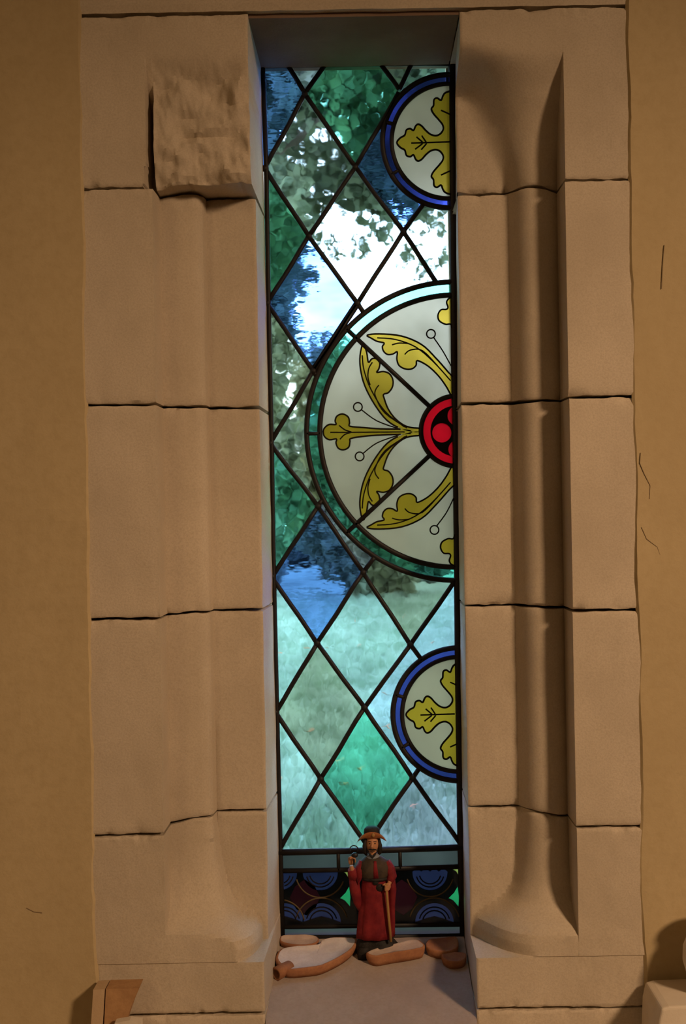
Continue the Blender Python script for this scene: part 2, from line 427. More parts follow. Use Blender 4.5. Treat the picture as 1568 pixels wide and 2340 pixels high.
# ---------------------------------------------------------------- stained glass
win = tag(empty('window_1', P(835, 2135, YG)), 'tall leaded stained glass window of blue and green diamond panes with cream roundels', kind='structure')
EL = [(150, 598), (385, 607), (693, 612), (1013, 619), (1318, 624), (1628, 631), (1940, 639), (2140, 644)]
ER = [(150, 1034), (400, 1035), (800, 1038), (1100, 1043), (1500, 1047), (1930, 1053), (2140, 1059)]
xl = lambda y: interp(y, EL); xr = lambda y: interp(y, ER)
CB, RO, RI = (1042, 985), 341, 311
C1, C2, SO, SI = (1026, 323), (1050, 1632), 152, 131
CIR = [(CB, RO), (C1, SO), (C2, SO)]
def inside(p): return any(math.dist(p, c) < r for c, r in CIR)
def densify(poly, step=6):
    out = []
    for i in range(len(poly)):
        a, b = poly[i], poly[(i + 1) % len(poly)]; n = max(1, int(math.dist(a, b) / step))
        out += [(a[0] + (b[0] - a[0]) * k / n, a[1] + (b[1] - a[1]) * k / n) for k in range(n)]
    return out
def minus(poly, c, r):
    """cell of the lattice less a roundel that bites into it once"""
    pts = densify(poly); ins = [math.dist(p, c) < r for p in pts]
    if not any(ins): return poly
    n = len(pts)
    if all(ins): return None
    s = next(i for i in range(n) if ins[i - 1] and not ins[i])
    keep = []; i = s
    while not ins[i % n] and i < s + n: keep.append(pts[i % n]); i += 1
    a0 = math.atan2(keep[-1][1] - c[1], keep[-1][0] - c[0]); a1 = math.atan2(keep[0][1] - c[1], keep[0][0] - c[0])
    d = (a1 - a0 + math.pi) % (2 * math.pi) - math.pi; k = max(2, int(abs(d) * r / 8))
    arc = [(c[0] + r * math.cos(a0 + d * q / k), c[1] + r * math.sin(a0 + d * q / k)) for q in range(1, k)]
    return keep + arc
def clip_right(poly, fx=xr):
    out = []
    for i in range(len(poly)):
        a, b = poly[i - 1], poly[i]; da, db = fx(a[1]) - a[0], fx(b[1]) - b[0]
        if (da >= 0) != (db >= 0):
            t = da / (da - db); out.append((a[0] + (b[0] - a[0]) * t, a[1] + (b[1] - a[1]) * t))
        if db >= 0: out.append(b)
    return out
def circ(c, r, a0=0, a1=360, n=None):
    n = n or max(8, int(abs(a1 - a0) / 360 * 2 * math.pi * r / 7))
    return [(c[0] + r * math.cos(R(a0 + (a1 - a0) * i / n)), c[1] + r * math.sin(R(a0 + (a1 - a0) * i / n))) for i in range(n + (0 if abs(a1 - a0) == 360 else 1))]
def plate(name, poly, material, parent, y=YG, th=.003):
    n = len(poly); v = [P(a, c, y - th / 2) for a, c in poly] + [P(a, c, y - th / 2) + Vector((0, th, 0)) for a, c in poly]
    f = [tuple(range(n)), tuple(range(2 * n - 1, n - 1, -1))] + [(i, (i + 1) % n, n + (i + 1) % n, n + i) for i in range(n)]
    return build(name, v, f, material, parent)
def inlay(name, poly, material, pane):
    o = plate(name, poly, material, pane, YG, .0036)
    md = pane.modifiers.new('cut', 'BOOLEAN'); md.operation = 'DIFFERENCE'; md.solver = 'EXACT'; md.object = o
    return o
def came(pts, wpx, name='lead_came', parent=None, y=YG, h=.004, material=None, closed=False, n=8):
    w = wpx * (D + YG) / F / 2
    v, f = sweep([P(a, c, y) for a, c in pts], w, n, ((0, -1, 0), h), closed)
    return build(name, v, f, material or LEAD, parent or win, smooth=True)
T, TR = 149, 147
cells = [
 ([(xl(T) - 6, T), (658, T), (697, 215), (604, 385), (594, 385)], GB),
 ([(658, T), (742, T), (697, 215)], GLI),
 ([(742, T), (872, T), (912, 205), (812, 382), (697, 215)], GG),
 ([(872, T), (940, T), (912, 205)], GC),
 ([(940, T), (1045, TR), (1045, 235), (905, 235), (912, 205)], GA),
 ([(606, 385), (697, 215), (812, 382), (706, 540)], GC),
 ([(812, 382), (915, 212), (1026, 382), (922, 530)], GB),
 ([(604, 385), (706, 540), (612, 693), (604, 693)], GG),
 ([(812, 382), (922, 530), (817, 693), (706, 540)], GC),
 ([(612, 693), (706, 540), (817, 693), (716, 848)], GB),
 ([(922, 530), (1028, 382), (1046, 382), (1046, 720), (1029, 693)], GC),
 ([(922, 530), (1029, 693), (922, 848), (817, 693)], GC),
 ([(817, 693), (846, 735), (800, 780), (778, 752)], GLI),
 ([(610, 693), (716, 848), (620, 1013), (612, 1013)], GO),
 ([(620, 1013), (716, 848), (822, 1005), (727, 1157)], GO),
 ([(616, 1013), (727, 1157), (623, 1318), (618, 1318)], GG),
 ([(623, 1318), (727, 1157), (830, 1308), (725, 1470)], GB),
 ([(727, 1157), (822, 1005), (936, 1160), (830, 1308)], GLI),
 ([(830, 1308), (936, 1160), (1044, 1322), (938, 1473)], GS),
 ([(622, 1318), (725, 1470), (631, 1628), (626, 1628)], GA),
 ([(725, 1470), (830, 1308), (938, 1473), (833, 1617)], GA),
 ([(938, 1473), (1044, 1322), (1056, 1322), (1056, 1640), (1045, 1620)], GLB),
 ([(833, 1617), (938, 1473), (1045, 1620), (943, 1777)], GLB),
 ([(631, 1628), (725, 1470), (833, 1617), (733, 1780)], GS),
 ([(733, 1780), (833, 1617), (943, 1777), (838, 1930)], GT),
 ([(628, 1628), (733, 1780), (640, 1942), (634, 1942)], GA),
 ([(640, 1942), (733, 1780), (838, 1930), (838, 1942)], GA),
 ([(838, 1940), (838, 1930), (943, 1777), (1052, 1928), (1052, 1938)], GLI),
 ([(943, 1777), (1050, 1620), (1062, 1620), (1062, 1928), (1052, 1928)], GLI),
]
for poly, gm in cells:
    q = poly
    for c, r in CIR:
        if q: q = minus(q, c, r)
    if q:
        q = clip_right(q, lambda y: xr(y) + 4)
        if len(q) > 2: plate('pane', q, gm, win)
# roundel rings
def ringpane(c, r0, r1, a0, a1, gm):
    q = clip_right(circ(c, r1, a0, a1) + circ(c, r0, a1, a0), lambda y: xr(y) + 4)
    return plate('pane', q, gm, win)
for a0, a1, gm in ((88, 137, GT), (137, 179, GT), (179, 223, GT), (223, 272, GA)): ringpane(CB, RI, RO, a0, a1, GT)
for c in (C1, C2):
    for a0, a1 in ((85, 150), (150, 197), (197, 280)): ringpane(c, SI, SO, a0, a1, GD)
# cream panes and their painted ornament
def sector(c, r0, r1, a0, a1):
    return plate('pane', clip_right(circ(c, r1, a0, a1) + circ(c, r0, a1, a0), lambda y: xr(y) + 4), CREAM, win)
secL = sector(CB, 80, RI, 137, 223); secT = sector(CB, 80, RI, 223, 275); secB = sector(CB, 80, RI, 85, 137)
for o, l in ((secL, 'cream sector with palmette and two curling leaves'), (secT, 'upper cream sector with one curling leaf'), (secB, 'lower cream sector with one curling leaf')): o['label'] = l
def smooth_poly(pts, closed=True, n=4):
    out = []; k = len(pts)
    for i in range(k if closed else k - 1):
        p0 = pts[(i - 1) % k] if closed or i else pts[i]; p1 = pts[i]; p2 = pts[(i + 1) % k]; p3 = pts[(i + 2) % k] if closed or i + 2 < k else p2
        for j in range(n):
            t = j / n
            out.append(tuple(.5 * (2 * p1[a] + (p2[a] - p0[a]) * t + (2 * p0[a] - 5 * p1[a] + 4 * p2[a] - p3[a]) * t * t + (3 * p1[a] - p0[a] - 3 * p2[a] + p3[a]) * t ** 3) for a in (0, 1)))
    if not closed: out.append(pts[-1])
    return out
YP = YG - .0018
def leaf(parent, outline, lines=(), gm=GOLD, smooth=True, wd=4.2):
    q = smooth_poly(outline) if smooth else outline
    q = clip_right(q, lambda y: xr(y) + 2)
    inlay('painted_leaf', q, gm, parent)
    cut = [i for i in range(len(q)) if q[i][0] > xr(q[i][1]) and q[i - 1][0] > xr(q[i - 1][1])]
    sk = [p[0] > 917 and abs(p[1] - 987) < 7.7 for p in q]
    if any(sk) and parent is secL:          # the three leaves share one stalk: no ink across it
        i0 = next(i for i in range(len(q)) if sk[i - 1] and not sk[i]); run = []
        for i in range(len(q) + 1):
            j = (i0 + i) % len(q)
            if not sk[j] and i < len(q): run.append(q[j])
            else:
                if len(run) > 1: came(run, wd, 'painted_outline', parent, YP - .0009, .0014, INK, False, 6)
                run = []
    else: came(q, wd, 'painted_outline', parent, YP - .0009, .0014, INK, True, 6)
    for l in lines:
        l = [p for p in smooth_poly(list(l), False) if p[0] < xr(p[1]) + 2]
        if len(l) > 1: came(l, wd * .8, 'painted_vein', parent, YP - .0009, .0013, INK, False, 6)
def mir(pts, c=987): return [(x, 2 * c - y) for x, y in pts]
def berry(parent, c, stem, gm=CREAM):
    plate('painted_berry', circ(c, 9, n=18), gm, parent, YP, .0008) if False else None
    came(circ(c, 10, n=18), 3.6, 'painted_outline', parent, YP - .0009, .0013, INK, True, 6)
    came(smooth_poly(stem, False), 3.2, 'painted_vein', parent, YP - .0009, .0012, INK, False, 6)
trefoil = [(940, 984.5), (927, 981), (870, 980), (830, 977), (800, 974), (799, 966), (796, 953), (783, 946), (770, 951), (766, 962), (768, 970), (752, 970), (741, 979), (739, 988), (742, 998), (753, 1005), (769, 1003), (768, 1012), (773, 1024), (785, 1028), (797, 1022), (800, 1009), (802, 1002), (832, 997), (872, 994), (927, 992), (940, 990)]
acan = [(830, 785), (823, 812), (824, 844), (834, 882), (856, 924), (885, 961), (918, 980), (950, 988), (961, 984), (959, 979), (940, 977), (922, 971), (902, 955), (887, 934), (878, 910), (877, 901), (888, 897), (897, 884), (898, 868), (890, 854), (876, 849), (861, 851), (866, 843), (868, 830), (861, 820), (850, 820), (842, 828), (838, 805)]
acl = [[(828, 812), (832, 846), (848, 890), (880, 940), (925, 976)], [(851, 828), (843, 842), (841, 862), (846, 880)], [(866, 880), (858, 892), (859, 908), (880, 944), (930, 978)]]
leaf(secL, acan, acl); leaf(secL, mir(acan), [mir(l) for l in acl])
leaf(secL, trefoil, [[(755, 988), (800, 988), (925, 987)], [(775, 972), (788, 982), (803, 987)], [(777, 1004), (788, 993), (803, 988)]])
berry(secL, (818, 930), [(827, 937), (862, 962), (912, 980)]); berry(secL, (822, 1043), [(830, 1036), (862, 1012), (912, 994)])
ac2 = [(839, 766), (867, 763), (918, 768), (963, 787), (995, 817), (1026, 852), (1050, 880), (1050, 930), (1032, 905), (1021, 885), (1003, 860), (979, 837), (954, 824), (951, 835), (941, 843), (926, 843), (912, 835), (907, 820), (908, 804), (898, 809), (886, 810), (877, 803), (874, 792), (878, 784), (862, 780), (849, 773)]
ac2l = [[(862, 772), (905, 776), (950, 793), (990, 826), (1030, 870)], [(896, 788), (912, 784), (934, 785)], [(925, 810), (938, 800), (965, 801), (1000, 836)]]
leaf(secT, ac2, ac2l)
leaf(secB, mir(ac2, 986), [mir(l, 986) for l in ac2l])
berry(secT, (985, 763), [(991, 771), (1012, 802), (1031, 836)]); berry(secB, (993, 1211), [(998, 1202), (1020, 1172), (1037, 1138)])
tb = [(1060, 760), (1036, 752), (1030, 741), (1018, 741), (1004, 733), (1001, 720), (1008, 708), (1020, 707), (1024, 702), (1021, 690), (1030, 680), (1060, 674)]
leaf(secT, tb, [], smooth=True); leaf(secB, [(x + 6, 2 * 986 - y) for x, y in tb], [])
# red centre
ctr = plate('pane', clip_right(circ(CB, 80, 80, 280), lambda y: xr(y) + 3), GR, win, YG); ctr['label'] = 'red and black centre of the large roundel'
ink = plate('painted_ground', clip_right(circ(CB, 58, 80, 280), lambda y: xr(y) + 3), INK, ctr, YP - .0006, .0012)
for c, r in (((1010, 989), 22), ((1046, 950), 23), ((1047, 1027), 22)):
    q = clip_right(circ(c, r, n=26), lambda y: xr(y) + 3)
    if len(q) > 2:
        o = plate('red_foil', q, GR, ctr, YG, .0066)
        md = ctr.modifiers.new('cut', 'BOOLEAN'); md.operation = 'DIFFERENCE'; md.solver = 'EXACT'; md.object = o
        md = ink.modifiers.new('cut', 'BOOLEAN'); md.operation = 'DIFFERENCE'; md.solver = 'EXACT'; md.object = o
# oak sprigs of the small roundels
oak = [(907, 326), (915, 315), (925, 309), (929, 297), (938, 294), (945, 298), (950, 288), (956, 284), (964, 288), (973, 298), (984, 307), (996, 310), (1006, 306), (1013, 296), (1012, 286), (1004, 275), (991, 260), (986, 249), (991, 241), (992, 228), (999, 224), (1008, 229), (1012, 220), (1018, 212), (1034, 208), (1070, 210)]
oak = oak + [(x, 652 - y) for x, y in reversed(oak)][:-1]
oakl = [[(940, 327), (970, 326), (1030, 324)], [(952, 313), (966, 325)], [(964, 310), (974, 325)], [(949, 341), (966, 328)], [(963, 342), (975, 328)], [(1008, 252), (1030, 262)], [(1008, 400), (1030, 390)]]
for c, lab in ((C1, 'upper small cream roundel with gold oak sprig'), (C2, 'lower small cream roundel with gold oak sprig')):
    o = plate('pane', clip_right(circ(c, SI, 80, 280), lambda y: xr(y) + 4), CREAM, win); o['label'] = lab
    dx, dy = (0, 0) if c is C1 else (21, 1307)
    leaf(o, [(x + dx, y + dy) for x, y in oak], [[(x + dx, y + dy) for x, y in l] for l in oakl], wd=4.6)
# lead cames
NODES = [(697, 215), (812, 382), (706, 540), (922, 530), (817, 693), (716, 848), (727, 1157), (830, 1308), (725, 1470), (938, 1473), (833, 1617), (733, 1780), (943, 1777)]
a, b_, c_, d_, e_, g_, h_, i_, j_, k_, l_, m_, n_ = NODES
L1, L2, L3, L4, L5, L6 = (605, 385), (611, 693), (618, 1013), (622, 1318), (630, 1628), (638, 1942)
edges = [((658, T), a), ((742, T), a), ((872, T), (912, 205)), ((940, T), (912, 205)), (a, L1), (a, b_), ((912, 212), b_), (L1, c_), (b_, c_), (b_, d_), (d_, (1028, 382)),
 (c_, L2), (c_, e_), (d_, e_), (d_, (1029, 693)), (L2, g_), (e_, g_), (e_, (922, 848)), (g_, L3), (L3, h_), (h_, L4), (h_, i_), (g_, (822, 1005)), (h_, (822, 1005)),
 (i_, (936, 1160)), (L4, j_), (i_, j_), (i_, k_), (k_, (1044, 1322)), (j_, L5), (j_, l_), (k_, l_), (k_, (1045, 1620)), (L5, m_), (l_, m_), (l_, n_), (n_, (1050, 1620)),
 (m_, L6), (m_, (838, 1930)), (n_, (838, 1930)), (n_, (1052, 1928))]
for p, q in edges:
    pts = [(p[0] + (q[0] - p[0]) * t / 30, p[1] + (q[1] - p[1]) * t / 30) for t in range(31)]
    pts = [x for x in pts if not inside(x)]
    if len(pts) > 1:
        jit = [(x + .7 * math.sin(y * .05 + p[0]), y + .5 * math.sin(x * .06)) for x, y in (pts[::6] + ([pts[-1]] if (len(pts) - 1) % 6 else []))]
        came(jit, 11.5)
for p in NODES + [L1, L2, L3, L4, L5]:
    mbv = ball(P(*p, YG - .001), (.0062, .0052, .0062), 10, 6); build('solder_joint', *mbv, LEAD, win, smooth=True)
def arc(c, r, a0, a1, w): came([p for p in circ(c, r, a0, a1) if p[0] < xr(p[1]) + 3], w)
arc(CB, RO, 85, 275, 13); arc(CB, RI, 85, 275, 13); arc(CB, 80, 80, 280, 12)
for c in (C1, C2): arc(c, SO, 80, 282, 13); arc(c, SI, 80, 282, 11)
def spoke(c, r0, r1, an, w): came([(c[0] + r * math.cos(R(an)), c[1] + r * math.sin(R(an))) for r in (r0, (r0 + r1) / 2, r1)], w)
spoke(CB, 78, RO, 223, 11); spoke(CB, 78, RO, 137, 11); spoke(CB, RI, RO, 179, 10)
for c in (C1, C2): spoke(c, SI, SO, 150, 9); spoke(c, SI, SO, 197, 9)
came([(817, 693), (778, 752), (716, 848)], 17)
# border leads and the bars of the bottom panel
came([(xl(y) + 2, y) for y in (140, 385, 693, 1013, 1318, 1628, 1940, 2142)], 12, 'border_lead', h=.005)
came([(xr(y), y) for y in (140, 400, 800, 1100, 1500, 1930, 2142)], 17, 'border_lead', h=.005)
came([(590, T), (1048, TR - 1)], 10, 'border_lead', h=.005)
came([(632, 1948), (845, 1943), (1060, 1936)], 15, 'saddle_bar', h=.006)
came([(632, 1990), (845, 1986), (1060, 1980)], 12)
came([(635, 2118), (845, 2115), (1062, 2112)], 11)
came([(635, 2142), (1066, 2138)], 12, 'border_lead', h=.005)
for x0, x1 in ((638, 772), (772, 914), (914, 1058)):
    o = plate('pane', [(x0, 1946), (x1, 1943), (x1, 1984), (x0, 1988)], GGY, win)
came([(773, 1945), (774, 1988)], 9); came([(914, 1941), (915, 1984)], 9)
pb = plate('pane', [(636, 1988), (1060, 1981), (1064, 2113), (640, 2118)], GDK, win); pb['label'] = 'dark painted border panel with blue lunettes'
plate('pane', [(640, 2116), (1064, 2112), (1066, 2138), (642, 2141)], GGY, win)
def lun(c, r, up):
    if up:      # scalloped half disc hanging from the top of the border
        pts = circ((c[0], c[1]), r, 0, 180)
        top = [(c[0] - r + 2 * r * i / 16, c[1] - 3 - 6 * abs(math.sin(i * math.pi / 4))) for i in range(17)]
        q = pts + top
    else: q = circ((c[0], c[1]), r, 180, 360) + [(c[0] + r * .5, c[1] - r * .18), (c[0], c[1] - r * .32), (c[0] - r * .5, c[1] - r * .18)]
    q = clip_right(q, lambda y: xr(y) - 2); q = [(-x, y) for x, y in clip_right([(-x, y) for x, y in q], lambda y: -xl(y) - 5)]
    q = [p for i, p in enumerate(q) if math.dist(p, q[i - 1]) > .4]
    inlay('blue_lunette', q, GBL, pb)
    for k in (.80, .62):
        l = [p for p in circ((c[0], c[1]), r * k, 15 if up else 195, 165 if up else 345) if xl(p[1]) + 4 < p[0] < xr(p[1])]
        if len(l) > 2: came(l, 3, 'painted_vein', pb, YP - .0009, .0012, INK, False, 6)
for x in (983, 732, 645 - 6): lun((x, 1995), 40, True)
for x in (993, 735, 650): lun((x, 2108), 44, False)
for x in (918, 696):
    inlay('ruby_lozenge', smooth_poly([(x, 2010), (x + 36, 2050), (x + 4, 2092), (x - 34, 2052)], n=2), GRD, pb)
for x in (790, 1038): inlay('green_star', [(x - 13, 2053), (x, 2040), (x + 8, 2026), (x + 11, 2050), (x + 10, 2072), (x - 2, 2058)], GEM, pb)
for x, y in ((788, 1992), (1041, 1988)): inlay('yellow_corner', [(x - 8, y - 2), (x + 6, y - 4), (x + 7, y + 12), (x + 2, y + 4)], GYL, pb)
GOLDP = plain('gold_line', (.10, .07, .03), .7)
for c, r, a0, a1 in (((732, 1995), 56, 20, 165), ((735, 2112), 60, 195, 345), ((983, 1995), 54, 15, 165), ((993, 2110), 58, 195, 345), ((640, 2112), 56, 280, 350)):
    came([p for p in circ(c, r, a0, a1) if xl(p[1]) + 3 < p[0] < xr(p[1])], 3.5, 'gold_arc', pb, YP - .0006, .0012, GOLDP, False, 6)

# ---------------------------------------------------------------- things on the sill
def sill_hit(px, py, h=0.0):
    """point where a line of sight meets the plane h above the sill"""
    u, v_ = px - VX, VY - py
    dx, dz = (u * CR + v_ * SR) / F, (-u * SR + v_ * CR) / F
    # z = EYE + dz*(D+y) ; sill: ZS0 - (YG-y)*TAN + h
    y = (ZS0 - YG * TAN + h - EYE - dz * D) / (dz - TAN)
    return Vector((dx * (D + y), y, EYE + dz * (D + y)))
def shard(name, label, top, h, dish=.004, grp='broken terracotta pieces on the sill', thick=None, mats=None):
    top = smooth_poly(top, n=3)
    pts = [sill_hit(x, y, h) for x, y in top]
    for p in pts: p.y = min(p.y, YG - .012)
    c = sum(pts, Vector()) / len(pts)
    rings = []; s = random.random() * 50
    def ring(k, dz, nz=0.0, onsill=False):
        r = []
        for i, p in enumerate(pts):
            q = c + (p - c) * k
            q = Vector((min(max(q.x, XL + .002), XR - .002), q.y, q.z))
            z = (sillz(q.y) + .0004) if onsill else q.z + dz + nz * fbm(q.x * 60 + s, q.y * 60, 2)
            r.append(Vector((q.x, q.y, z)))
        return r
    R0 = [ring(.90, 0, onsill=True), ring(.98, -h * .55, .002), ring(1.0, -.003, .001), ring(.985, -.0006, .001), ring(.93, 0, .001), ring(.84, -dish * .7, .0015), ring(.5, -dish, .002), ring(.12, -dish, .002)]
    v, f = loft(R0); n = len(pts); fm = [0] * (4 * n) + [1] * (len(f) - 4 * n); fm[-2] = 0
    o = build(name, v, f, mats or [TERRA, PALE], None, True, fm, origin=(c.x, c.y, sillz(c.y)))
    return tag(o, label, 'pottery piece', grp)
big = shard('terracotta_shard', 'large pale dished terracotta shard with curled end, front of the sill by left jamb', [(629, 2190), (641, 2168), (680, 2161), (728, 2157), (739, 2146), (766, 2140), (805, 2141), (818, 2147), (808, 2165), (779, 2186), (734, 2207), (696, 2213), (654, 2216), (640, 2206)], .017, .005, mats=[TERRA, WHT])
# the curled end of the large shard
p0, p1 = sill_hit(631, 2226, .0112), sill_hit(664, 2207, .0105); ax = (p1 - p0).normalized(); sd = ax.cross(Vector((0, 0, 1))).normalized(); up = sd.cross(ax)
prof = [(0, .0078), (0, .0108), (.5, .0105), (1, .009), (1, .0062), (.5, .0076)]; v, f = [], []; m = 20
for t, r in prof:
    for i in range(m): an = 2 * math.pi * i / m; v.append(p0.lerp(p1, t) + (sd * math.cos(an) + up * math.sin(an)) * r * (1 + .08 * math.sin(3 * an)))
for t in range(6):
    for i in range(m): f.append((t * m + i, t * m + (i + 1) % m, ((t + 1) % 6) * m + (i + 1) % m, ((t + 1) % 6) * m + i))
o = build('curled_end', v, f, TERRA, big, True)
shard('terracotta_shard', 'thin rounded terracotta shard behind the large pale one, by left jamb', [(640, 2150), (645, 2134), (668, 2129), (700, 2130), (724, 2139), (729, 2149), (715, 2157), (672, 2159)], .010, .003)
shard('terracotta_shard', 'straight thick terracotta shard with pale top in front of the figurine', [(836, 2177), (862, 2166), (910, 2154), (948, 2146), (962, 2150), (971, 2162), (940, 2170), (890, 2178), (855, 2184)], .019, .002)
shard('terracotta_shard', 'dark terracotta chip leaning at the foot of the glass near right jamb', [(974, 2163), (980, 2146), (1006, 2143), (1040, 2139), (1048, 2152), (1042, 2168), (1008, 2174)], .015, .001, mats=[TERRA, TERRA])
shard('terracotta_shard', 'small reddish terracotta chip nearest the right jamb', [(1008, 2181), (1030, 2177), (1060, 2176), (1066, 2184), (1056, 2194), (1026, 2196)], .014, .001, mats=[TERRA, TERRA])

# ---------------------------------------------------------------- figurine of a robed pilgrim
FY = .172; kf = (D + FY) / F
fz = sillz(FY)
def G(px, py, dy=0.0): return P(px, py, FY) + Vector((0, dy, 0))
fig = tag(empty('pilgrim_figurine', (G(858, 2170).x, FY, fz)), 'painted figurine of a bearded pilgrim in red robe and broad hat on the sill', 'figurine')
RED = mottled('red_robe_paint', (.13, .008, .014), (.23, .02, .024), 60, .7, .3, 300)
CAPE = mottled('dark_cape_paint', (.03, .025, .02), (.07, .05, .035), 60, .7, .3, 300)
SKIN = plain('flesh_paint', (.46, .22, .11), .6)
HATM = mottled('brown_hat_paint', (.26, .09, .03), (.40, .16, .06), 60, .7, .3, 300)
BLK = mottled('black_paint', (.010, .009, .009), (.03, .026, .025), 80, .6, .4, 300)
WOOD = plain('staff_wood', (.34, .19, .06), .7)
IRON = plain('dark_iron', (.03, .03, .035), .5, .6)
GREY = plain('grey_collar_paint', (.20, .22, .26), .7)
def ell(px, py, rx, ry, dy=0.0, n=32, fold=0.0, ph=0.0, k=9):
    c = G(px, py, dy); out = []
    for i in range(n):
        t = 2 * math.pi * i / n; w = 1 + fold * math.cos(k * t + ph)
        out.append(c + Vector((rx * kf * w * math.cos(t), ry * kf * w * math.sin(t), 0)))
    return out
# body: one continuous skin of head, neck, trunk, arms and hands
bm_ = MB()
bm_.add(*loft([ell(855, 2132, 22, 16), ell(856, 2060, 24, 17), ell(857, 2005, 22, 16), ell(856, 1972, 26, 16), ell(854, 1960, 18, 13), ell(853, 1952, 9, 9), ell(852, 1944, 8, 8)]))
bm_.add(*ball(G(851, 1927), (14.5 * kf, 15 * kf, 21 * kf), 20, 14))
bm_.add(*sweep([G(851, 1921, -14 * kf), G(850, 1930, -18 * kf), G(850, 1935, -15 * kf)], [1.6 * kf, 3.0 * kf, 2.2 * kf], 8))
for sx in (-1, 1): bm_.add(*ball(G(851 + sx * 14, 1929), (2.5 * kf, 3.5 * kf, 5 * kf), 8, 6))
sh_r, el_r, wr_r = G(829, 1974), G(812, 2006, -10 * kf), G(803, 1972, -22 * kf)
bm_.add(*sweep([sh_r, G(820, 1990, -4 * kf), el_r, G(806, 1990, -16 * kf), wr_r], [10 * kf, 9 * kf, 8 * kf, 6.5 * kf, 4.5 * kf], 10))
bm_.add(*ball(G(802, 1962, -23 * kf), (6 * kf, 4.5 * kf, 8 * kf), 12, 8))
for i, (dx, ln) in enumerate(((-5, 12), (-1.8, 14.5), (1.6, 14), (4.6, 11))):
    bm_.add(*sweep([G(802 + dx, 1958, -24 * kf), G(802 + dx * 1.1 + 1.5, 1958 - ln * .6, -29 * kf), G(804 + dx + 2, 1958 - ln * .8, -35 * kf), G(806 + dx, 1958 - ln * .45, -36 * kf)], [2 * kf, 1.9 * kf, 1.7 * kf, 1.4 * kf], 8))
bm_.add(*sweep([G(807, 1966, -24 * kf), G(812, 1960, -29 * kf), G(812, 1953, -32 * kf)], [2.3 * kf, 2.1 * kf, 1.6 * kf], 8))
wr_l = G(889, 2012, -22 * kf)
bm_.add(*sweep([G(882, 1974), G(891, 1988, -4 * kf), G(895, 2000, -12 * kf), wr_l], [10 * kf, 9 * kf, 7 * kf, 4.8 * kf], 10))
bm_.add(*ball(G(887, 2018, -24 * kf), (6 * kf, 4.5 * kf, 7.5 * kf), 12, 8))
for i, (dy, ln) in enumerate(((-4.6, 10), (-1.5, 12), (1.6, 12), (4.6, 10))):
    bm_.add(*sweep([G(889, 2019 + dy, -26 * kf), G(886, 2019 + dy, -32 * kf), G(880, 2020 + dy, -32 * kf), G(879, 2020 + dy, -26 * kf)], [2 * kf, 1.9 * kf, 1.7 * kf, 1.4 * kf], 8))
bm_.add(*sweep([G(884, 2012, -25 * kf), G(878, 2011, -29 * kf), G(874, 2014, -29 * kf)], [2.3 * kf, 2 * kf, 1.6 * kf], 8))
body = bm_.out('body', SKIN, fig, True)
rm = body.modifiers.new('join', 'REMESH'); rm.mode = 'VOXEL'; rm.voxel_size = .0009; rm.use_smooth_shade = True
# robe
rob = [ell(857, 2140, 43, 28, fold=.07), ell(857, 2126, 42, 27, fold=.075), ell(857, 2090, 38, 25, fold=.07, ph=.2), ell(858, 2050, 35, 23, fold=.05, ph=.4), ell(859, 2020, 33, 22, fold=.03, ph=.5), ell(858, 2004, 30, 20), ell(858, 1985, 32, 20), ell(856, 1968, 28, 18), ell(854, 1958, 16, 13)]
v, f = loft(rob); build('robe', v, f, RED, fig, True)
def sleeve(pts, rad, nm):
    v, f = sweep(pts, [r * kf for r in rad], 14); return build(nm, v, f, RED, fig, True)
sleeve([G(832, 1970), G(822, 1990, -4 * kf), G(810, 2010, -9 * kf), G(806, 1996, -14 * kf), G(804, 1981, -20 * kf)], [12, 13, 14, 11, 9], 'sleeve')
sleeve([G(808, 2000, -8 * kf), G(812, 2030, -8 * kf), G(818, 2060, -6 * kf), G(822, 2078, -4 * kf)], [11, 12, 10, 4], 'hanging_sleeve')
sleeve([G(881, 1970), G(891, 1986, -4 * kf), G(896, 1999, -11 * kf), G(890, 2009, -19 * kf)], [12, 12.5, 11, 8], 'sleeve')
sleeve([G(893, 2002, -8 * kf), G(897, 2030, -5 * kf), G(896, 2065, -3 * kf), G(897, 2120, 0), G(898, 2136, 0)], [9, 9, 7, 6, 5], 'hanging_sleeve')
cap = [ell(856, 2004, 30, 21, -.0015, fold=.03, k=6), ell(856, 1998, 36, 23, -.0015, fold=.03, k=6), ell(856, 1980, 38, 23.5, -.001), ell(855, 1967, 33, 21), ell(854, 1959, 22, 16), ell(853, 1954, 13, 12)]
v, f = loft(cap); build('cape', v, f, CAPE, fig, True)
v, f = loft([ell(853, 1960, 20, 15.5, -.0004), ell(853, 1954, 14, 13, -.0006), ell(853, 1951, 12, 11.5)]); build('collar', v, f, GREY, fig, True)
mb = MB(); mb.add(*sweep(ell(858, 2004, 31, 21.5, -.001), 4 * kf, 8, closed=True)); mb.add(*ball(G(858, 2010, -22 * kf), (7 * kf, 3 * kf, 6 * kf))); mb.add(*ball(G(868, 2022, -21 * kf), (10 * kf, 4 * kf, 9 * kf)))
mb.out('belt_and_pouch', BLK, fig, True)
mb = MB()   # front opening of the cape shows the robe
v, f = sweep([G(857, 1962, -19 * kf), G(858, 1980, -24.5 * kf), G(859, 2000, -23.5 * kf)], [3 * kf, 5 * kf, 7 * kf], 8, ((0, -1, 0), 1.4 * kf)); build('robe_front', v, f, RED, fig, True)
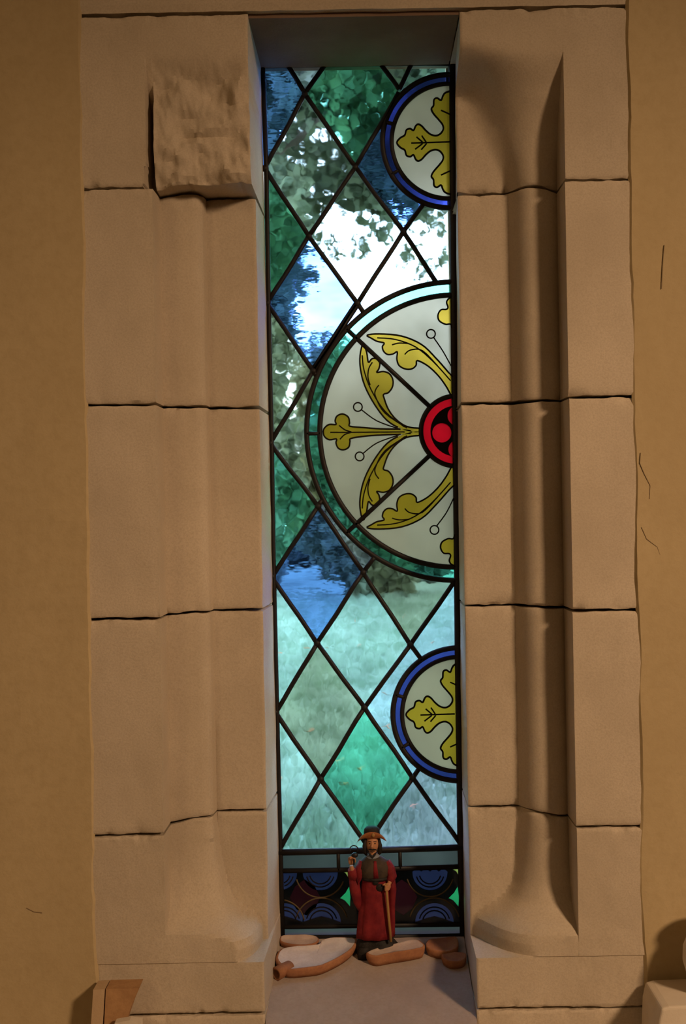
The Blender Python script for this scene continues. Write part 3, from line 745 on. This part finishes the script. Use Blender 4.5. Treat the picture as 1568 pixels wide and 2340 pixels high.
# hair, beard, moustache, eyes
mb = MB()
mb.add(*ball(G(851, 1926, 4 * kf), (18 * kf, 14 * kf, 20 * kf), 18, 10))
for sx in (-1, 1): mb.add(*sweep([G(851 + sx * 15, 1915, -2 * kf), G(851 + sx * 18, 1932, -3 * kf), G(851 + sx * 17, 1948, 0), G(851 + sx * 12, 1956, 2 * kf)], [3 * kf, 5 * kf, 5 * kf, 2 * kf], 8))
mb.out('hair', BLK, fig, True)
mb = MB()
mb.add(*sweep([G(842, 1938, -12 * kf), G(851, 1936.5, -16 * kf), G(860, 1938, -12 * kf)], [1 * kf, 2 * kf, 1 * kf], 8))
mb.add(*sweep([G(841, 1944, -11 * kf), G(846, 1950, -13 * kf), G(851, 1955, -14 * kf), G(856, 1950, -13 * kf), G(861, 1944, -11 * kf)], [1.2 * kf, 2.4 * kf, 3.4 * kf, 2.4 * kf, 1.2 * kf], 8))
mb.out('beard', BLK, fig, True)
mb = MB()
for sx in (-1, 1):
    mb.add(*ball(G(851 + sx * 5.6, 1924, -13 * kf), (2.4 * kf, 1.6 * kf, 1.5 * kf), 10, 6)); mb.add(*sweep([G(851 + sx * 2.5, 1919.5, -14 * kf), G(851 + sx * 9, 1920, -11.5 * kf)], .8 * kf, 6))
mb.add(*sweep([G(846.5, 1942, -13 * kf), G(851, 1942.6, -14.4 * kf), G(855.5, 1942, -13 * kf)], .9 * kf, 6))
mb.out('eyes_and_mouth', BLK, fig, True)
# hat: crown and a broad brim turned up in front, with a badge
def hring(r, dz, front, droop):
    c = G(850, 1911); out = []
    for i in range(40):
        t = 2 * math.pi * i / 40; x, y = math.cos(t), math.sin(t)
        fr = max(0, -y) ** 1.5
        z = dz + front * fr - droop * abs(x) ** 3
        out.append(c + Vector((r * kf * x * 1.04, r * kf * y * (.82 - .22 * fr * (front / 14)), z * kf)))
    return out
v, f = loft([hring(15, -3, 0, 0), hring(22, -2, 3, 3), hring(29, -1, 10, 9), hring(32, 0, 13, 13), hring(31, 2, 13, 12), hring(23, 2, 6, 3), hring(17, 2, 2, 0)], False); build('hat_brim', v, f, HATM, fig, True)
v, f = loft([hring(17, 0, 0, 0), hring(18, 9, 0, 0), hring(17, 17, 0, 0), hring(12, 22, 0, 0), hring(3, 24, 0, 0)]); build('hat_crown', v, f, BLK, fig, True)
v, f = ball(G(853, 1903, -20.5 * kf), (4 * kf, 2 * kf, 4.5 * kf), 10, 6); build('hat_badge', v, f, WOOD, fig, True)
# staff in the lowered hand, hooked staff head in the raised hand
v, f = sweep([G(882, 2010, -29.5 * kf), G(884, 2040, -28.5 * kf), G(888, 2090, -27 * kf), G(893, 2142, -26 * kf)], [2.4 * kf, 3 * kf, 3 * kf, 3 * kf], 10); build('staff', v, f, WOOD, fig, True)
mb = MB(); hk = [G(809, 1966, -34 * kf), G(809, 1952, -34 * kf), G(809, 1944, -34 * kf)]
mb.add(*sweep(hk, 2 * kf, 8)); mb.add(*ball(G(811, 1944, -34 * kf), (8 * kf, 6 * kf, 6 * kf), 12, 8)); mb.add(*sweep([G(809 + 9 * math.cos(t), 1931 + 8.5 * math.sin(t), -34 * kf) for t in [R(150 + 240 * i / 20) for i in range(21)]], 1.3 * kf, 8))
mb.out('lantern', IRON, fig, True)
# rocky base, its underside cut to the slope of the sill
rings = []
for s, dz in ((1.0, 0), (1.03, .4), (.9, .72), (.72, 1.0)):
    r = []
    for i in range(28):
        t = 2 * math.pi * i / 28; nn = 1 + .14 * fbm(math.cos(t) * 2.2, math.sin(t) * 2.2, s * 2)
        x = G(859, 2170).x + 47 * kf * s * nn * math.cos(t); y = FY + 27 * kf * s * nn * math.sin(t) + .002
        zb = sillz(y) + .0005; zt = G(859, 2138).z
        r.append(Vector((x, y, zb + (zt - zb) * dz)))
    rings.append(r)
v, f = loft(rings); build('base', v, f, BLK, fig, False)
v, f = loft([[Vector((p.x * .22 + G(824, 2174).x * .78 + (p.x - G(859, 2170).x) * .1, p.y * .4 + .6 * (FY - .022), max(sillz(p.y * .4 + .6 * (FY - .022)) + .0005, q))) for p in r] for r, q in zip(rings, (0, fz + .006, fz + .013, fz + .016))]); build('base_rock', v, f, BLK, fig, True)

# ---------------------------------------------------------------- things on the ledge
WD = mottled('worn_wood', (.34, .19, .09), (.46, .27, .13), 18, .8, .4, 90, (.28, .15, .07))
WDL = mottled('light_wood', (.46, .33, .20), (.54, .40, .26), 18, .8, .4, 90)
CRM = mottled('cream_stone', (.60, .53, .43), (.70, .63, .53), 12, .9, .3, 120)
def slab_pts(pts, y0, y1, lean):
    """prism with a given front outline (pixel pairs on the wall face), leaning back on to the wall"""
    pr = [P(a, c, 0) for a, c in pts]; zt = max(p.z for p in pr)
    fr = [Vector((p.x * (1 + (y0 - lean * (zt - p.z)) / D), y0 - lean * (zt - p.z), EYE + (p.z - EYE) * (1 + (y0 - lean * (zt - p.z)) / D))) for p in pr]
    n = len(fr); bk = [p + Vector((0, y1 - y0, 0)) for p in fr]
    return fr + bk, [tuple(range(n)), tuple(range(2 * n - 1, n - 1, -1))] + [(i, (i + 1) % n, n + (i + 1) % n, n + i) for i in range(n)]
def snap(v, z):
    lo = min(p.z for p in v)
    return [Vector((p.x, p.y, z if p.z < lo + .03 else p.z)) for p in v]
blk = tag(empty('wooden_block', (P(262, 2340, -.05).x, -.05, ZL)), 'brown wooden block with lighter left strip leaning against the lower left jamb', 'block')
v, f = slab_pts([(242, 2260), (318, 2258), (300, 2300), (286, 2340), (270, 2470), (236, 2470), (238, 2340)], -.046, -.012, .12); build('front_board', snap(v, ZL + .001), f, WD, blk)
v, f = slab_pts([(213, 2262), (240, 2260), (235, 2340), (232, 2470), (202, 2470), (208, 2340)], -.044, -.010, .12); build('side_board', snap(v, ZL + .001), f, WDL, blk)
v, f = slab_pts([(262, 2338), (296, 2332), (322, 2336), (322, 2470), (262, 2470)], -.075, -.060, .03); o = build('pale_wedge', snap(v, ZL + .001), f, CRM, None, origin=(P(290, 2400, -.06).x, -.06, ZL)); tag(o, 'pale stone wedge at the foot of the wooden block', 'stone')
v, f = slab_pts([(1512, 2306), (1530, 2301), (1640, 2296), (1720, 2296), (1720, 2470), (1498, 2470), (1505, 2340)], -.11, -.012, .0)
o = build('cream_stone_block', snap(v, ZL + .001), f, CRM, None, origin=(P(1570, 2400, -.06).x, -.06, ZL)); tag(o, 'low cream stone block in the lower right corner', 'stone')
md = o.modifiers.new('soft', 'BEVEL'); md.width = .004; md.segments = 3
# pale jar standing on it, only its belly in view
c = P(1628, 2240, -.06); rings = []; zj = P(1590, 2299, -.11).z + .0006
for z, r in ((0, .026), (.004, .029), (.02, .036), (.045, .0425), (.065, .0415), (.085, .034), (.097, .024), (.103, .022), (.110, .027), (.113, .027)):
    rings.append([Vector((c.x + r * math.cos(2 * math.pi * i / 40), -.062 + r * math.sin(2 * math.pi * i / 40), zj + z)) for i in range(40)])
v, f = loft(rings); o = build('cream_jar', v, f, CRM, None, True, origin=(c.x, -.062, zj)); tag(o, 'pale round jar standing on the cream stone block', 'jar')

# ---------------------------------------------------------------- garden outside
ZG = EYE - 1.7
LAWN = mottled('lawn', (.15, .195, .115), (.265, .315, .195), 1.2, .95, .6, 30, (.36, .40, .30), .03)
v, f = [], []
for j in range(61):
    for i in range(41):
        x, y = -26 + 52 * i / 40, .5 + 36 * j / 60; v.append((x, y, ZG + .05 * fbm(x * .3, y * .3, 1) - .0))
for j in range(60):
    for i in range(40): f.append((j * 41 + i, j * 41 + i + 1, (j + 1) * 41 + i + 1, (j + 1) * 41 + i))
tag(build('lawn', v, f, LAWN), 'mown lawn seen through the glass', kind='structure')
b = MB(); b.add(*box(-40, 40, -12, 60, ZG - .4, ZG - .06)); tag(b.out('ground', mottled('earth', (.10, .12, .05), (.16, .18, .08), 1, .95)), 'earth beneath the lawn', kind='structure')
def leafmat(name, c1, c2):
    m, n, bs = mat(name); L = n.links.new; g = N(n, 'ShaderNodeNewGeometry'); t = N(n, 'ShaderNodeTexNoise', Scale=2.5, Detail=3.0); r = N(n, 'ShaderNodeValToRGB')
    e = r.color_ramp.elements; e[0].position = .35; e[0].color = (*c1, 1); e[1].position = .65; e[1].color = (*c2, 1)
    L(g.outputs['Position'], t.inputs['Vector']); L(t.outputs['Fac'], r.inputs[0]); L(r.outputs[0], bs.inputs['Base Color']); bs.inputs['Roughness'].default_value = .7
    tr = N(n, 'ShaderNodeBsdfTranslucent'); L(r.outputs[0], tr.inputs['Color']); mx = N(n, 'ShaderNodeMixShader'); mx.inputs[0].default_value = .3
    L(bs.outputs[0], mx.inputs[1]); L(tr.outputs[0], mx.inputs[2]); L(mx.outputs[0], n.nodes['Material Output'].inputs['Surface'])
    return m
LD = leafmat('dark_leaves', (.085, .10, .07), (.17, .19, .13)); LM = leafmat('olive_leaves', (.10, .11, .055), (.22, .22, .11)); LY = leafmat('green_leaves', (.075, .105, .06), (.17, .20, .11))
BARK = mottled('bark', (.05, .04, .03), (.10, .08, .06), 6, .95, .6)
def leaves(name, centres, radii, count, size, m, parent):
    """bent four-cornered leaves scattered through clumps"""
    centres = np.array(centres); radii = np.array(radii); pk = rng.choice(len(centres), count, p=radii.prod(1) / radii.prod(1).sum())
    d = rng.normal(size=(count, 3)); d /= np.linalg.norm(d, axis=1)[:, None]; d *= rng.random((count, 1)) ** (1 / 2.2)
    p = centres[pk] + d * radii[pk]
    a = rng.normal(size=(count, 3)); a /= np.linalg.norm(a, axis=1)[:, None]; t = rng.normal(size=(count, 3)); b2 = np.cross(a, t); b2 /= np.linalg.norm(b2, axis=1)[:, None]
    nn = np.cross(a, b2); s = size * (0.6 + .8 * rng.random((count, 1)))
    vs = np.stack([p, p + a * s * .5 + b2 * s * .32 + nn * s * .1, p + a * s, p + a * s * .5 - b2 * s * .32 + nn * s * .1], 1).reshape(-1, 3) - np.array(parent.location)
    me = bpy.data.meshes.new(name); i = np.arange(count) * 4
    me.from_pydata(vs.tolist(), [], np.stack([i, i + 1, i + 2, i + 3], 1).tolist()); me.materials.append(m)
    o = bpy.data.objects.new(name, me); COL.objects.link(o); o.parent = parent; o['kind'] = 'stuff'
    return o
def tree(name, label, cat, x, y, trunk, clumps, n, size, m, group=None):
    t = tag(empty(name, (x, y, ZG)), label, cat, group)
    mb = MB()
    for br in trunk: mb.add(*sweep([Vector(q[:3]) + Vector((x, y, ZG)) for q in br], [q[3] for q in br], 10))
    mb.out('trunk', BARK, t, True)
    leaves('foliage', [(c[0] + x, c[1] + y, c[2] + ZG) for c in clumps], [c[3:6] for c in clumps], n, size, m, t)
    return t
# the tree that overhangs the lawn: crown fills the top of the window, sky shows beneath it
cl = []
for k in range(64):
    xx = random.uniform(-2.2, 2.2); yy = random.uniform(-1.6, 2.5)
    cl.append((xx + 2.2, yy, random.uniform(5.25, 7.6) - (.9 if xx < -.9 else 0), random.uniform(.5, .8), random.uniform(.5, .8), random.uniform(.35, .55)))
cl += [(1.72, 0, 5.5, .4, .4, .3), (1.95, .2, 5.35, .3, .3, .25)]
tree('overhanging_tree', 'leafy tree whose crown hangs over the lawn, top of the window', 'tree', -2.2, 10.5,
     [[(0, 0, 0, .22), (.1, .1, 2, .19), (.3, .1, 4, .15), (1, .2, 6, .1), (2, .3, 7.2, .05)], [(.25, .1, 3.6, .1), (1.3, -.4, 5.2, .06), (2.8, -.6, 6.2, .03)]], cl, 25000, .16, LY)
ot = bpy.data.objects['overhanging_tree']
tw = [(.06, 0, 4.42), (.86, .1, 4.66), (.74, .3, 4.22), (.55, -.2, 4.30), (-.25, .2, 4.45), (.3, 0, 4.62), (-.62, 0, 4.5), (-.5, .1, 4.15), (.92, 0, 4.3)]
leaves('hanging_sprays', [(q[0], 10.5 + q[1], q[2] + ZG) for q in tw], [(.13, .12, .13)] * len(tw), 330, .10, LY, ot)
# bushes and trees along the far side of the lawn
spec = [('laurel_bush', 'dark rounded evergreen bush beyond the lawn, left in the view through the glass', -2.6, 21.0, 1.5, 3.4, LD), ('tall_green_tree', 'tall green tree beyond the lawn, seen in the left panes', -2.1, 24.5, 1.2, 9.0, LY),
        ('olive_green_tree', 'olive toned small tree beyond the lawn, seen beside the large roundel', -.75, 27.6, 1.15, 6.1, LM), ('yellowing_shrub', 'yellowing shrub at the far edge of the lawn, middle of the view', .2, 21.2, 1.0, 2.6, LM),
        ('laurel_bush', 'dark evergreen bush beyond the lawn, middle of the view', 1.55, 25, 1.0, 4.6, LD), ('laurel_bush', 'dark evergreen bush beyond the lawn, right in the view through the glass', 3.2, 22, 1.6, 4.0, LD),
        ('yew_hedge_tree', 'broad dark yew behind the bushes, closing the view through the glass', 0.2, 33.5, 4.4, 7.0, LD), ('tall_green_tree', 'tall green tree behind the bushes, far right in the view', 6.6, 26, 1.8, 8.0, LY)]
for nm, lab, x, y, w, h, m in spec:
    cl = []
    for k in range(30):
        a = random.uniform(0, 6.3); q = math.sqrt(random.random()) * w * .75; z = random.uniform(.25, h * .9); s = (1 - .45 * z / h)
        cl.append((q * math.cos(a) * s, q * math.sin(a) * s * .7, z, w * .34, w * .3, h * .09 + .2))
    tree(nm, lab, 'tree' if 'tree' in nm else 'bush', x, y, [[(0, 0, 0, .1), (.1, 0, h * .4, .08), (.05, .1, h * .85, .03)], [(.05, 0, h * .2, .06), (w * .3, .1, h * .5, .03)], [(.05, 0, h * .25, .06), (-w * .3, -.1, h * .55, .03)]], cl, int(3000 + 900 * w * h * .6), .24, m, 'trees and bushes beyond the lawn')
tl = empty('treeline', (0, 30, ZG)); tag(tl, 'distant wood closing the garden on both sides', 'trees', kind='stuff')
cc = [(random.choice((-1, 1)) * random.uniform(7.5, 24), random.uniform(28, 34), ZG + random.uniform(.5, 8.5)) for k in range(150)]
leaves('foliage', cc, [(1.6, 1.2, 1.2)] * len(cc), 26000, .42, LD, tl)
# blades of grass
cnt = 60000
yy = .8 + 21 * rng.random(cnt) ** 1.3; xx = (rng.random(cnt) - .5) * (1.2 + yy * .30)
an = rng.random(cnt) * 6.283; hh = .03 + .06 * rng.random(cnt)
base = np.stack([xx, yy, np.full(cnt, ZG - .02)], 1); dx = np.stack([np.cos(an), np.sin(an), np.zeros(cnt)], 1) * .012
tip = base + np.stack([np.cos(an * 2.3) * .02, np.sin(an * 2.3) * .02, hh + .04], 1)
vs = np.stack([base - dx, base + dx, tip], 1).reshape(-1, 3); i = np.arange(cnt) * 3
me = bpy.data.meshes.new('grass'); me.from_pydata(vs.tolist(), [], np.stack([i, i + 1, i + 2], 1).tolist()); me.materials.append(leafmat('grass_blades', (.145, .20, .11), (.285, .33, .225)))
o = bpy.data.objects.new('grass', me); COL.objects.link(o); tag(o, 'short grass of the lawn', 'grass', kind='stuff')
FL = [plain('fallen_leaf_orange', (.45, .16, .06), .8), plain('fallen_leaf_brown', (.28, .14, .06), .8)]
mb = MB()
for k in range(46):
    y = random.uniform(3, 18); x = random.uniform(-.5, .5) * (.9 + y * .26); s = random.uniform(.03, .055); a = random.uniform(0, 6.3); z = ZG + .075
    ca, sa = math.cos(a) * s, math.sin(a) * s
    mb.add([(x - ca, y - sa, z), (x + sa * .5, y - ca * .5, z + .02), (x + ca, y + sa, z + .01), (x - sa * .5, y + ca * .5, z + .02)], [(0, 1, 2, 3)], k % 2)
tag(mb.out('fallen_leaves', FL), 'fallen autumn leaves scattered on the lawn', 'leaves', kind='stuff')
